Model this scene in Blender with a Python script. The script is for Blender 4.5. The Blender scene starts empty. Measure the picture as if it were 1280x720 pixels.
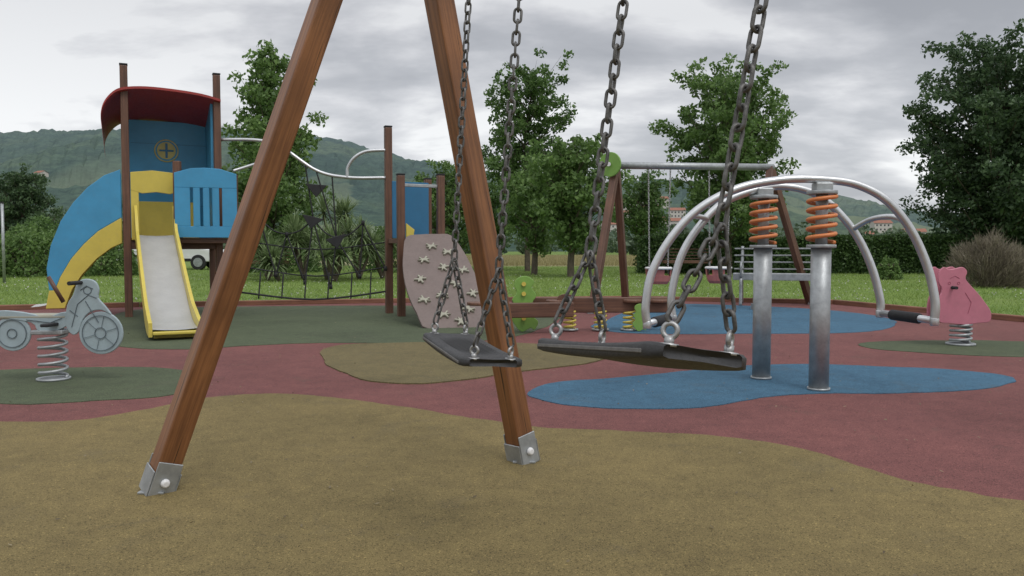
import bpy, bmesh, math, random
import numpy as np
from mathutils import Vector, Matrix, noise as mnoise
random.seed(7); RNG=np.random.default_rng(7)
sc=bpy.context.scene
sc.view_settings.view_transform='Standard'
try: sc.view_settings.look='None'
except: pass
sc.view_settings.exposure=0
R=math.radians

# ---------------------------------------------------------------- materials
def nt(name):
    m=bpy.data.materials.new(name); m.use_nodes=True
    t=m.node_tree; b=t.nodes['Principled BSDF']
    return m,t,b
def N(t,typ,**kw):
    n=t.nodes.new(typ)
    for k,v in kw.items(): setattr(n,k,v)
    return n
def ramp(t,fac,stops):
    r=t.nodes.new('ShaderNodeValToRGB'); e=r.color_ramp.elements
    while len(e)<len(stops): e.new(0.5)
    for i,(p,c) in enumerate(stops):
        e[i].position=p; e[i].color=(c[0],c[1],c[2],1)
    t.links.new(fac,r.inputs[0]); return r.outputs[0]
def noise(t,vec,scale,detail=4,rough=.55,dist=0):
    n=t.nodes.new('ShaderNodeTexNoise'); n.inputs['Scale'].default_value=scale
    n.inputs['Detail'].default_value=detail; n.inputs['Roughness'].default_value=rough
    n.inputs['Distortion'].default_value=dist
    if vec is not None: t.links.new(vec,n.inputs['Vector'])
    return n.outputs['Fac']
def mul(c,k): return tuple(x*k for x in c)
def mixc(t,fac,a,b,mode='MIX'):
    m=t.nodes.new('ShaderNodeMix'); m.data_type='RGBA'; m.blend_type=mode
    for s,v in ((m.inputs[0],fac),(m.inputs[6],a),(m.inputs[7],b)):
        if isinstance(v,(int,float)): s.default_value=v
        elif isinstance(v,tuple): s.default_value=(v[0],v[1],v[2],1)
        else: t.links.new(v,s)
    return m.outputs[2]
def coord(t,kind='Object'):
    return t.nodes.new('ShaderNodeTexCoord').outputs[kind]
def paint(name,col,rough=.45,metal=0,var=.22,scale=5,bump=.0,dirt=.25):
    m,t,b=nt(name); c=coord(t)
    f=noise(t,c,scale,6,.65)
    base=ramp(t,f,[(.3,mul(col,1-var)),(.7,mul(col,1+var*.5))])
    f2=noise(t,c,scale*9,5,.7)
    msk=ramp(t,f2,[(.52,(0,0,0)),(.75,(dirt,dirt,dirt))])
    base=mixc(t,msk,base,mul((.25,.23,.2),max(.15,min(1,sum(col)))))
    t.links.new(base,b.inputs['Base Color'])
    rr=ramp(t,f2,[(.3,(rough*.8,)*3),(.7,(min(1,rough*1.3),)*3)])
    t.links.new(rr,b.inputs['Roughness'])
    b.inputs['Metallic'].default_value=metal
    if bump:
        bp=N(t,'ShaderNodeBump'); bp.inputs['Strength'].default_value=bump; bp.inputs['Distance'].default_value=.003
        t.links.new(f2,bp.inputs['Height']); t.links.new(bp.outputs[0],b.inputs['Normal'])
    return m
def wood(name,c1,c2,rough=.45,cr=30):
    m,t,b=nt(name); c=coord(t)
    mp=N(t,'ShaderNodeMapping'); mp.inputs['Scale'].default_value=(1,1,.035); t.links.new(c,mp.inputs[0])
    f=noise(t,mp.outputs[0],cr*1.6,7,.7,.4)
    base=ramp(t,f,[(.28,mul(c1,.5)),(.45,c1),(.62,c2),(.8,mul(c1,.8))])
    g=noise(t,c,2.2,4,.6)
    k=ramp(t,g,[(.3,(.66,.64,.62)),(.65,(1.12,1.1,1.05))])
    base=mixc(t,1.0,base,k,'MULTIPLY')
    mp2=N(t,'ShaderNodeMapping'); mp2.inputs['Scale'].default_value=(1,1,.018); t.links.new(c,mp2.inputs[0])
    q=noise(t,mp2.outputs[0],110,2,.5)
    ck=ramp(t,q,[(.27,(1,1,1)),(.31,(0,0,0))])
    base=mixc(t,ck,base,mul(c1,.12))
    t.links.new(base,b.inputs['Base Color']); b.inputs['Roughness'].default_value=rough
    bp=N(t,'ShaderNodeBump'); bp.inputs['Strength'].default_value=.35; bp.inputs['Distance'].default_value=.002
    t.links.new(f,bp.inputs['Height']); t.links.new(bp.outputs[0],b.inputs['Normal'])
    return m
def rubber_ground(name,col):
    m,t,b=nt(name); c=coord(t)
    fine=noise(t,c,260,3,.8)
    v=N(t,'ShaderNodeTexVoronoi'); v.inputs['Scale'].default_value=230; t.links.new(c,v.inputs['Vector'])
    big=noise(t,c,.9,6,.65,.3); mid=noise(t,c,9,6,.7)
    base=ramp(t,big,[(.3,mul(col,.80)),(.5,col),(.72,(col[0]*1.16,col[1]*1.14,col[2]*1.12))])
    k=ramp(t,mid,[(.3,(.82,.82,.84)),(.6,(1.04,1.04,1.03))])
    base=mixc(t,1.0,base,k,'MULTIPLY')
    sp=ramp(t,fine,[(.3,(.35,.35,.36)),(.5,(1,1,1)),(.68,(1.55,1.5,1.45))])
    base=mixc(t,1.0,base,sp,'MULTIPLY')
    hs=N(t,'ShaderNodeSeparateColor'); t.links.new(v.outputs['Color'],hs.inputs[0])
    gr=ramp(t,hs.outputs[0],[(.0,(.5,.5,.5)),(.12,(.75,.75,.75)),(.2,(1,1,1)),(.93,(1.08,1.08,1.08)),(1,(1.8,1.75,1.7))])
    base=mixc(t,1.0,base,gr,'MULTIPLY')
    st=noise(t,c,2.6,8,.75,.6)
    sm=ramp(t,st,[(.56,(0,0,0)),(.72,(.38,.38,.38))])
    base=mixc(t,sm,base,(.085,.078,.06))
    t.links.new(base,b.inputs['Base Color']); b.inputs['Roughness'].default_value=.9
    b.inputs['Specular IOR Level'].default_value=.25
    bp=N(t,'ShaderNodeBump'); bp.inputs['Strength'].default_value=.6; bp.inputs['Distance'].default_value=.003
    t.links.new(fine,bp.inputs['Height']); t.links.new(bp.outputs[0],b.inputs['Normal'])
    return m
def leafmat(name,dark,light,trans=.3,clump=.9):
    m=bpy.data.materials.new(name); m.use_nodes=True; t=m.node_tree; t.nodes.clear()
    out=N(t,'ShaderNodeOutputMaterial'); g=N(t,'ShaderNodeNewGeometry')
    c=coord(t); f=noise(t,c,clump,4,.6)
    a=N(t,'ShaderNodeMath',operation='ADD'); t.links.new(g.outputs['Random Per Island'],a.inputs[0]); t.links.new(f,a.inputs[1])
    b=N(t,'ShaderNodeMath',operation='MULTIPLY'); t.links.new(a.outputs[0],b.inputs[0]); b.inputs[1].default_value=.5
    col=ramp(t,b.outputs[0],[(.2,dark),(.5,tuple((x+y)/2 for x,y in zip(dark,light))),(.78,light)])
    d=N(t,'ShaderNodeBsdfPrincipled'); d.inputs['Roughness'].default_value=.5; d.inputs['Specular IOR Level'].default_value=.35
    tr=N(t,'ShaderNodeBsdfTranslucent'); mx=N(t,'ShaderNodeMixShader'); mx.inputs[0].default_value=trans
    t.links.new(col,d.inputs['Base Color']); t.links.new(col,tr.inputs['Color'])
    t.links.new(d.outputs[0],mx.inputs[1]); t.links.new(tr.outputs[0],mx.inputs[2]); t.links.new(mx.outputs[0],out.inputs[0])
    return m

M_wood=wood('stained_wood',(.19,.078,.030),(.30,.130,.050),.42)
M_woodd=wood('dark_stained_wood',(.12,.058,.038),(.17,.083,.052),.5)
M_kerb=wood('edging_wood',(.20,.09,.055),(.26,.12,.075),.7)
M_galv=paint('galvanised_steel',(.40,.42,.43),.45,.6,.3,14,.1,.1)
M_steel=paint('brushed_steel',(.60,.61,.62),.34,.85,.15,8,0,.08)
M_chain=paint('chain_steel',(.17,.165,.16),.5,.65,.6,60,.2,.5)
M_ring=paint('ring_steel',(.42,.42,.42),.4,.8,.3,40,.1,.2)
M_seat=paint('black_rubber',(.048,.048,.050),.6,0,.3,20,.3,.35)
M_seatedge=paint('worn_rubber_edge',(.16,.155,.15),.6,0,.4,30,.2,.3)
M_blue=paint('blue_panel',(.055,.29,.51),.42,0,.14,3,0,.12)
M_blue2=paint('dark_blue_panel',(.03,.16,.31),.45,0,.14,3,0,.12)
M_yellow=paint('yellow_panel',(.62,.50,.09),.42,0,.12,3,0,.15)
M_red=paint('red_roof',(.34,.04,.035),.4,0,.2,3,0,.15)
M_black=paint('black_rope',(.02,.02,.022),.7,0,.3,30,.2,.2)
M_mauve=paint('climbing_panel',(.165,.125,.112),.6,0,.15,4,0,.2)
M_white=paint('white_paint',(.74,.74,.74),.4,0,.06,4,0,.1)
M_orange=paint('orange_spring',(.68,.23,.075),.42,0,.15,20,0,.2)
M_pink=paint('pink_panel',(.52,.18,.24),.5,0,.15,6,0,.2)
M_pinkd=paint('pink_engraving',(.36,.09,.14),.6)
M_moto=paint('pale_blue_panel',(.33,.41,.44),.5,0,.15,8,0,.3)
M_motod=paint('engraved_line',(.10,.13,.15),.6)
M_green=paint('green_panel',(.19,.36,.07),.5,0,.15,6,0,.2)
M_beige=paint('beige_plate',(.34,.33,.26),.6,0,.2,8,0,.3)
M_slide=paint('slide_steel',(.54,.54,.53),.38,.35,.12,4,0,.1)
M_bark=paint('bark',(.12,.095,.07),.9,0,.4,8,.6,.3)
M_glass=paint('dark_glass',(.03,.035,.04),.1)
M_tyre=paint('tyre',(.02,.02,.02),.8)
M_wall=paint('render_wall',(.55,.52,.47),.8,0,.08,.3)
M_tile=paint('roof_tile',(.28,.12,.08),.8,0,.2,.6)
M_r_red=rubber_ground('red_rubber_surface',(.168,.068,.064))
M_r_ochre=rubber_ground('ochre_rubber_surface',(.180,.140,.060))
M_r_olive=rubber_ground('olive_rubber_surface',(.140,.116,.056))
M_r_green=rubber_ground('green_rubber_surface',(.078,.097,.056))
M_r_blue=rubber_ground('blue_rubber_surface',(.052,.125,.195))

# ---------------------------------------------------------------- helpers
LOC={}
def top(name,loc=(0,0,0)):
    e=bpy.data.objects.new(name,None); e.empty_display_size=.2; e.location=loc
    sc.collection.objects.link(e); LOC[e.name]=Vector(loc); return e
def link(o,parent=None):
    sc.collection.objects.link(o)
    if parent is not None:
        o.parent=parent; o.matrix_parent_inverse=Matrix.Translation(-LOC[parent.name])
    return o
def meshobj(name,verts,faces,mat,parent=None,smooth=False,mw=None):
    me=bpy.data.meshes.new(name); me.from_pydata([tuple(v) for v in verts],[],faces); me.update()
    if mat is not None: me.materials.append(mat)
    if smooth: me.polygons.foreach_set('use_smooth',[True]*len(me.polygons))
    o=bpy.data.objects.new(name,me)
    if mw is not None: o.matrix_world=mw
    link(o,parent); return o
def bevel(o,w,seg=2):
    b=o.modifiers.new('bevel','BEVEL'); b.width=w; b.segments=seg; b.limit_method='ANGLE'; return o
def frame_z(p1,p2,roll=0,ref=None):
    p1=Vector(p1);p2=Vector(p2); z=(p2-p1).normalized()
    r=Vector(ref) if ref is not None else (Vector((0,0,1)) if abs(z.z)<.98 else Vector((0,1,0)))
    x=r.cross(z).normalized(); y=z.cross(x)
    m=Matrix((x,y,z)).transposed().to_4x4(); m=m@Matrix.Rotation(roll,4,'Z'); m.translation=p1; return m
def bar(name,p1,p2,w,h,mat,parent,bev=.006,roll=0,ref=None):
    L=(Vector(p2)-Vector(p1)).length; a=w/2;b=h/2
    v=[(-a,-b,0),(a,-b,0),(a,b,0),(-a,b,0),(-a,-b,L),(a,-b,L),(a,b,L),(-a,b,L)]
    f=[(3,2,1,0),(4,5,6,7),(0,1,5,4),(1,2,6,5),(2,3,7,6),(3,0,4,7)]
    o=meshobj(name,v,f,mat,parent,mw=frame_z(p1,p2,roll,ref))
    if bev: bevel(o,bev)
    return o
def box(name,c,s,mat,parent,rz=0,bev=.01):
    a,b,h=s[0]/2,s[1]/2,s[2]/2
    v=[(-a,-b,-h),(a,-b,-h),(a,b,-h),(-a,b,-h),(-a,-b,h),(a,-b,h),(a,b,h),(-a,b,h)]
    f=[(3,2,1,0),(4,5,6,7),(0,1,5,4),(1,2,6,5),(2,3,7,6),(3,0,4,7)]
    o=meshobj(name,v,f,mat,parent,mw=Matrix.Translation(c)@Matrix.Rotation(rz,4,'Z'))
    if bev: bevel(o,bev)
    return o
def cyl(name,p1,p2,r,mat,parent,seg=20,r2=None,bev=0):
    L=(Vector(p2)-Vector(p1)).length; r2=r if r2 is None else r2
    v=[(r*math.cos(2*math.pi*i/seg),r*math.sin(2*math.pi*i/seg),0) for i in range(seg)]+[(r2*math.cos(2*math.pi*i/seg),r2*math.sin(2*math.pi*i/seg),L) for i in range(seg)]
    f=[tuple(reversed(range(seg))),tuple(range(seg,2*seg))]+[(i,(i+1)%seg,seg+(i+1)%seg,seg+i) for i in range(seg)]
    o=meshobj(name,v,f,mat,parent,mw=frame_z(p1,p2))
    for p in o.data.polygons:
        if len(p.vertices)==4: p.use_smooth=True
    if bev: bevel(o,bev)
    return o
def catmull(pts,n=8,closed=False):
    P=[Vector(p) for p in pts]; out=[]; L=len(P)
    rng=range(L) if closed else range(L-1)
    for i in rng:
        if closed: a,b,c,d=P[(i-1)%L],P[i],P[(i+1)%L],P[(i+2)%L]
        else: a,b,c,d=P[max(i-1,0)],P[i],P[i+1],P[min(i+2,L-1)]
        for k in range(n):
            t=k/n
            out.append(.5*((2*b)+(c-a)*t+(2*a-5*b+4*c-d)*t*t+(3*b-a-3*c+d)*t**3))
    if not closed: out.append(P[-1])
    return out
def sweep(pts,radii,seg=10,close_ends=True):
    P=[Vector(p) for p in pts]; n=len(P)
    if isinstance(radii,(int,float)): radii=[radii]*n
    V=[];F=[]; t=(P[1]-P[0]).normalized(); ref=Vector((0,0,1)) if abs(t.z)<.9 else Vector((1,0,0))
    x=ref.cross(t).normalized()
    for i in range(n):
        t=(P[min(i+1,n-1)]-P[max(i-1,0)]).normalized()
        x=(x-t*x.dot(t)).normalized(); y=t.cross(x)
        for k in range(seg):
            a=2*math.pi*k/seg; V.append(P[i]+(x*math.cos(a)+y*math.sin(a))*radii[i])
    for i in range(n-1):
        for k in range(seg):
            F.append((i*seg+k,i*seg+(k+1)%seg,(i+1)*seg+(k+1)%seg,(i+1)*seg+k))
    if close_ends:
        F.append(tuple(reversed(range(seg)))); F.append(tuple(range((n-1)*seg,n*seg)))
    return V,F
def tube(name,pts,r,mat,parent,n=8,seg=12,smooth=True):
    p=catmull(pts,n) if n>1 else pts
    V,F=sweep(p,r,seg); return meshobj(name,V,F,mat,parent,smooth)
def spring(name,base,r,h,turns,wr,mat,parent,axis=None):
    n=int(turns*18); pts=[(r*math.cos(2*math.pi*i/18),r*math.sin(2*math.pi*i/18),wr+(h-2*wr)*i/n) for i in range(n+1)]
    pts=[Vector(base)+Vector(p) for p in pts]
    V,F=sweep(pts,wr,8); return meshobj(name,V,F,mat,parent,True)
def panel(name,outl,origin,ux,uy,th,mat,parent,scale=1,smoothn=0,bev=.004,holes=None):
    """flat plate: 2-D outline in the plane (ux,uy), thickness along the normal"""
    ux=Vector(ux).normalized(); uy=Vector(uy).normalized(); nz=ux.cross(uy)
    pts=[Vector((a*scale,b*scale,0)) for a,b in outl]
    if smoothn: pts=catmull(pts,smoothn,True)
    mw=Matrix((ux,uy,nz)).transposed().to_4x4(); mw.translation=Vector(origin)
    n=len(pts); V=[(p.x,p.y,-th/2) for p in pts]+[(p.x,p.y,th/2) for p in pts]
    F=[tuple(reversed(range(n))),tuple(range(n,2*n))]+[(i,(i+1)%n,n+(i+1)%n,n+i) for i in range(n)]
    o=meshobj(name,V,F,mat,parent,mw=mw)
    if bev: bevel(o,bev,1)
    return o
def circ(cx,cy,r,n=24): return [(cx+r*math.cos(2*math.pi*i/n),cy+r*math.sin(2*math.pi*i/n)) for i in range(n)]
def npmesh(name,V,F,mat,parent=None,k=4):
    me=bpy.data.meshes.new(name); nv=len(V); nf=len(F)
    me.vertices.add(nv); me.vertices.foreach_set('co',np.asarray(V,dtype=np.float32).ravel())
    me.loops.add(nf*k); me.loops.foreach_set('vertex_index',np.asarray(F,dtype=np.int32).ravel())
    me.polygons.add(nf); me.polygons.foreach_set('loop_start',np.arange(0,nf*k,k,dtype=np.int32))
    me.polygons.foreach_set('loop_total',np.full(nf,k,dtype=np.int32)); me.update(calc_edges=True)
    me.materials.append(mat); o=bpy.data.objects.new(name,me); link(o,parent); return o
def leafquads(C,size,flat=0.0,asp=.55):
    n=len(C); a=RNG.normal(size=(n,3)); a/=np.linalg.norm(a,axis=1)[:,None]
    b=RNG.normal(size=(n,3)); b-=(b*a).sum(1)[:,None]*a; b/=np.linalg.norm(b,axis=1)[:,None]
    s=size*RNG.uniform(.6,1.3,(n,1))
    V=np.stack([C-a*s,C-b*s*asp,C+a*s,C+b*s*asp],1).reshape(-1,3)
    return V,np.arange(4*n).reshape(n,4)

# ---------------------------------------------------------------- camera
cam=bpy.data.cameras.new('camera'); camo=bpy.data.objects.new('camera',cam); sc.collection.objects.link(camo)
camo.location=(0,0,.85); camo.rotation_euler=(R(90-2.75),0,0)
cam.sensor_width=36; cam.lens=28.125; cam.clip_start=.05; cam.clip_end=9000; sc.camera=camo

# ---------------------------------------------------------------- world + sun
w=bpy.data.worlds.new('World'); sc.world=w; w.use_nodes=True; t=w.node_tree; t.nodes.clear()
out=N(t,'ShaderNodeOutputWorld'); bg=N(t,'ShaderNodeBackground'); bg.inputs[1].default_value=.1
sky=N(t,'ShaderNodeTexSky'); sky.sky_type='NISHITA'; sky.sun_disc=False
SUN_EL=58; SUN_AZ=150   # azimuth clockwise from +Y
sky.sun_elevation=R(SUN_EL); sky.sun_rotation=R(SUN_AZ)
g=coord(t,'Generated'); sp=N(t,'ShaderNodeSeparateXYZ'); t.links.new(g,sp.inputs[0])
def mth(op,a,b=None,clamp=False):
    m=N(t,'ShaderNodeMath',operation=op); m.use_clamp=clamp
    for s,v in ((m.inputs[0],a),(m.inputs[1],b)):
        if v is None: continue
        if isinstance(v,(int,float)): s.default_value=v
        else: t.links.new(v,s)
    return m.outputs[0]
zc=mth('ADD',mth('MAXIMUM',sp.outputs[2],0.0),.24)
cx=N(t,'ShaderNodeCombineXYZ'); t.links.new(mth('DIVIDE',sp.outputs[0],zc),cx.inputs[0]); t.links.new(mth('DIVIDE',sp.outputs[1],zc),cx.inputs[1])
mp=N(t,'ShaderNodeMapping'); mp.inputs['Location'].default_value=(5.3,2.9,.4); mp.inputs['Scale'].default_value=(.85,1.25,1); t.links.new(cx.outputs[0],mp.inputs[0])
f1=noise(t,mp.outputs[0],1.3,7,.50,.35); f2=noise(t,mp.outputs[0],5.2,5,.55,.2)
f=mth('ADD',mth('MULTIPLY',f1,.78),mth('MULTIPLY',f2,.22))
cl=ramp(t,f,[(.36,(4.0,4.15,4.45)),(.45,(5.0,5.15,5.45)),(.52,(6.6,6.7,6.95)),(.58,(8.4,8.5,8.6))])
hz_=ramp(t,sp.outputs[2],[(0,(1.2,1.2,1.19)),(.14,(1.14,1.14,1.14)),(.27,(.95,.95,.96)),(.4,(1.05,1.05,1.05)),(1,(2.2,2.2,2.2))])
cl=mixc(t,1.0,cl,hz_,'MULTIPLY')
fin=mixc(t,.94,sky.outputs[0],cl)
t.links.new(fin,bg.inputs[0]); t.links.new(bg.outputs[0],out.inputs[0])
sl=bpy.data.lights.new('sun','SUN'); sl.energy=1.1; sl.angle=R(25); sl.color=(1,.97,.93)
so=bpy.data.objects.new('sun',sl); sc.collection.objects.link(so)
d=Vector((math.sin(R(SUN_AZ))*math.cos(R(SUN_EL)),math.cos(R(SUN_AZ))*math.cos(R(SUN_EL)),math.sin(R(SUN_EL))))
so.rotation_euler=d.to_track_quat('Z','Y').to_euler()

# ---------------------------------------------------------------- ground
m,tt,b=nt('grass_ground'); c=coord(tt)
f=noise(tt,c,.35,6,.65); f2=noise(tt,c,6,6,.75)
base=ramp(tt,f,[(.3,(.11,.175,.045)),(.5,(.15,.22,.06)),(.7,(.19,.24,.08))])
base=mixc(tt,1.0,base,ramp(tt,f2,[(.3,(.6,.6,.6)),(.7,(1.25,1.25,1.2))]),'MULTIPLY')
tt.links.new(base,b.inputs['Base Color']); b.inputs['Roughness'].default_value=.95; b.inputs['Specular IOR Level'].default_value=.1
M_grassg=m
S=4500
meshobj('grass_ground',[(-S,-300,0),(S,-300,0),(S,S,0),(-S,S,0)],[(0,1,2,3)],M_grassg)

RUB=[(-9.5,10.3),(-5.5,11.8),(-1.2,12.9),(2,13.4),(5,12.4),(6.0,9.3),(7.2,6),(7.5,0),(6,-5),(-8,-5),(-9.5,3)]
def sheet(name,pts,z,mat,n=10,closed=True,jit=.010):
    P=catmull([(a,b,0) for a,b in pts],n,True) if n else [Vector((a,b,0)) for a,b in pts]
    Q=[]
    for p in P:
        k=mnoise.noise_vector(Vector((p.x*3,p.y*3,z*50)))*jit*3+mnoise.noise_vector(Vector((p.x*14,p.y*14,z*50)))*jit
        Q.append((p.x+k.x,p.y+k.y,z))
    bm=bmesh.new(); vs=[bm.verts.new(q) for q in Q]; fc=bm.faces.new(vs)
    if fc.normal.z<0 : fc.normal_flip()
    bm.normal_update()
    if fc.normal.z<0: fc.normal_flip()
    bmesh.ops.triangulate(bm,faces=bm.faces[:])
    lo=[bm.verts.new((q[0],q[1],.0005)) for q in Q]; L_=len(Q)
    for i in range(L_): bm.faces.new((vs[i],lo[i],lo[(i+1)%L_],vs[(i+1)%L_]))
    me=bpy.data.meshes.new(name); bm.to_mesh(me); bm.free(); me.materials.append(mat)
    o=bpy.data.objects.new(name,me); link(o); return o
sheet('red_rubber_surface',RUB,.004,M_r_red,0,jit=0)
sheet('ochre_rubber_surface',[(-4.5,3.6),(-3.3,3.95),(-2.5,3.90),(-2.13,3.95),(-1.93,4.19),(-1.79,4.47),(-1.57,4.62),(-1.25,4.62),(-.89,4.45),(-.50,4.19),(-.16,3.94),(.15,3.76),(.515,3.68),(.87,3.62),(1.085,3.5),(1.26,3.32),(1.38,3.06),(1.46,2.87),(1.59,2.74),(1.70,2.65),(2.3,2.4),(3.2,2.2),(4,1.2),(3,-1.5),(0,-3),(-4,-2.3),(-5.5,1)],.008,M_r_ochre)
sheet('green_rubber_surface',[(-3.58,5.59),(-3.08,5.70),(-2.62,5.70),(-2.26,5.52),(-1.97,5.12),(-1.93,4.78),(-2.01,4.57),(-2.27,4.45),(-2.53,4.36),(-2.78,4.34),(-3.25,4.52),(-3.88,4.91),(-4.09,5.38)],.008,M_r_green)
sheet('green_rubber_surface',[(-4.93,9.66),(-4.17,7.87),(-3.48,6.97),(-2.83,6.75),(-2.32,7.02),(-1.73,7.2),(-1.0,7.2),(-.37,7.33),(.08,7.87),(.46,9.14),(.53,10.6),(-.93,11.9),(-3.6,11.9),(-5.2,11.3)],.008,M_r_green)
sheet('olive_rubber_surface',[(-1.56,6.49),(-1.53,6.97),(-1.15,7.17),(-.29,7.26),(.42,6.97),(.77,6.39),(.56,5.90),(.055,5.52),(-.26,5.18),(-.6,5.0),(-.92,5.09),(-1.18,5.48),(-1.40,5.94)],.012,M_r_olive)
sheet('blue_rubber_surface',[(.09,4.72),(.30,5.06),(.735,5.25),(1.16,5.52),(1.68,5.78),(2.17,5.86),(2.70,5.74),(3.13,5.59),(3.30,5.31),(3.15,5.0),(2.77,4.78),(2.24,4.67),(1.77,4.67),(1.40,4.52),(1.02,4.27),(.67,4.19),(.34,4.29),(.135,4.50)],.008,M_r_blue)
sheet('blue_rubber_surface',[(1.16,9.66),(.87,8.67),(1.28,8.02),(2.49,8.02),(3.4,8.1),(4.14,8.67),(4.64,9.88),(4.37,11.2),(3.4,12.1),(2.58,12.3),(1.63,10.9)],.008,M_r_blue)
sheet('green_rubber_surface',[(3.17,7.2),(3.77,7.4),(4.69,7.33),(5.2,6.9),(4.5,6.34),(3.84,6.3),(3.34,6.54),(3.06,6.8)],.008,M_r_green)
ke=top('timber_edging',(0,12,0))
for i in range(len(RUB)):
    a=Vector((*RUB[i],.035)); bb=Vector((*RUB[(i+1)%len(RUB)],.035)); dd=(bb-a).normalized()
    n=max(1,int((bb-a).length/2.4))
    for k in range(n):
        p=a.lerp(bb,k/n)+dd*.006; q=a.lerp(bb,(k+1)/n)-dd*.006
        bar('board',p,q,.08,.08,M_kerb,ke,.012)

C=np.stack([RNG.uniform(-4,4,700),RNG.uniform(1.6,11,700),np.full(700,.015)],1)
n=len(C); ang=RNG.uniform(0,6.28,n); s=RNG.uniform(.003,.011,n)
a=np.stack([np.cos(ang)*s,np.sin(ang)*s,RNG.uniform(0,.003,n)],1); b2=np.stack([-np.sin(ang)*s*.45,np.cos(ang)*s*.45,RNG.uniform(0,.003,n)],1)
npmesh('fallen_leaf_litter',np.stack([C-a,C-b2,C+a,C+b2],1).reshape(-1,3),np.arange(4*n).reshape(n,4),leafmat('litter',(.06,.04,.02),(.26,.21,.12),.1,3))

# ---------------------------------------------------------------- grass blades
def inpoly(X,Y,poly):
    r=np.zeros(len(X),bool); j=len(poly)-1
    for i in range(len(poly)):
        xi,yi=poly[i]; xj,yj=poly[j]
        c=((yi>Y)!=(yj>Y))&(X<(xj-xi)*(Y-yi)/(yj-yi+1e-12)+xi); r^=c; j=i
    return r
def blades(name,X,Y,h0,h1,wd,mat,lean=.5):
    n=len(X); h=RNG.uniform(h0,h1,n); a=RNG.uniform(0,6.28,n); l=RNG.normal(0,lean,(n,2))*h[:,None]
    B=np.stack([X,Y,np.zeros(n)],1); d=np.stack([np.cos(a)*wd,np.sin(a)*wd,np.zeros(n)],1)
    T=B+np.stack([l[:,0],l[:,1],h],1)
    return npmesh(name,np.stack([B-d,B+d,T],1).reshape(-1,3),np.arange(3*n).reshape(n,3),mat,None,3)
M_blade=leafmat('grass_blade',(.15,.235,.05),(.33,.44,.12),.4,.5)
Yv=7+33*RNG.uniform(0,1,230000)**.85; Xv=RNG.uniform(-1,1,230000)*(Yv*.70+1)
k=~inpoly(Xv,Yv,RUB); dens=np.array([mnoise.noise(Vector((x*.9,y*.9,0))) for x,y in zip(Xv[k][:],Yv[k][:])])
Xv=Xv[k];Yv=Yv[k]; kk=RNG.uniform(0,1,len(Xv))<(.7+dens*.8); Xv=Xv[kk];Yv=Yv[kk]
blades('grass',Xv,Yv,.025,.075,.008,M_blade,.8)
n=3200; Y2=RNG.uniform(12.3,25,n); X2=RNG.uniform(-1,1,n)*(Y2*.7); k=~inpoly(X2,Y2,RUB)
dd=np.array([mnoise.noise(Vector((x*.5,y*.5,4))) for x,y in zip(X2,Y2)]); k&=dd>-.05
C=np.stack([X2[k],Y2[k],RNG.uniform(.05,.09,k.sum())],1)
V,F=leafquads(C,.014,asp=.9); npmesh('clover_flowers',V,F,leafmat('clover_white',(.42,.42,.38),(.65,.65,.6),.2,1))
X3=RNG.uniform(-7,14,60000); Y3=RNG.uniform(41,85,60000)
M_dry=leafmat('dry_grass',(.24,.22,.10),(.42,.37,.19),.3,.4)
blades('dry_meadow_grass',X3,Y3,.15,.40,.025,M_dry,.25)
sheet('dry_meadow',[(-8,42),(3,40),(12,41),(18,50),(16,86),(-9,86),(-14,50)],.012,paint('dry_meadow',(.28,.26,.13),.95,0,.3,1),6,jit=.3)

# ---------------------------------------------------------------- hills
TAN=[(-1.6,.11),(-.9,.128),(-.64,.137),(-.5,.143),(-.4,.142),(-.3,.139),(-.22,.132),(-.15,.116),(-.08,.101),(0,.082),(.1,.076),(.2,.080),(.3,.080),(.4,.066),(.47,.052),(.55,.036),(.9,.034),(1.6,.05)]
def tanr(s): return float(np.interp(s,[a for a,_ in TAN],[b for _,b in TAN]))
def hz(x,y):
    s=x/y; H=tanr(s)*1400
    if y<1400: u=min(max((y-330)/1070,0),1); k=u*u*(3-2*u)*.75+.25*u
    else: k=max(0,1-(y-1400)/2600)
    nn=mnoise.fractal(Vector((x/260,y/260,0)),1.0,2.0,5)
    return H*k+nn*24*min(1,max(0,(y-330)/500))*(1-.8*min(1,max(0,(y-1000)/400)))-.6
nx,ny=560,80; V=[];F=[]
for j in range(ny):
    y=330+ (1750)*(j/(ny-1))
    for i in range(nx):
        s=-1.3+2.6*i/(nx-1); x=s*y
        rough=mnoise.noise(Vector((x/8,y/14,2)))*4.5+mnoise.noise(Vector((x/22,y/30,7)))*4
        V.append((x,y,hz(x,y)+rough*min(1,max(0,(y-450)/300))))
for j in range(ny-1):
    for i in range(nx-1):
        a=j*nx+i; F.append((a,a+1,a+nx+1,a+nx))
m,tt,b=nt('forested_hills'); c=coord(tt)
f=noise(tt,c,.006,6,.6,.3); f2=noise(tt,c,.09,6,.8); f3=noise(tt,c,.0045,3,.5,.8)
base=ramp(tt,f,[(.35,(.030,.055,.038)),(.5,(.045,.075,.048)),(.62,(.070,.10,.055))])
base=mixc(tt,1.0,base,ramp(tt,f2,[(.3,(.3,.35,.4)),(.5,(.95,.95,.95)),(.7,(1.6,1.55,1.45))]),'MULTIPLY')
s2=N(tt,'ShaderNodeSeparateXYZ'); tt.links.new(c,s2.inputs[0])
dv=N(tt,'ShaderNodeMath',operation='DIVIDE'); tt.links.new(s2.outputs[2],dv.inputs[0]); dv.inputs[1].default_value=110
low=ramp(tt,dv.outputs[0],[(0,(1,1,1)),(1,(0,0,0))])
clm=mixc(tt,1.0,ramp(tt,f3,[(.55,(0,0,0)),(.58,(.7,.7,.7))]),low,'MULTIPLY')
base=mixc(tt,clm,base,(.19,.215,.12))
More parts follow.
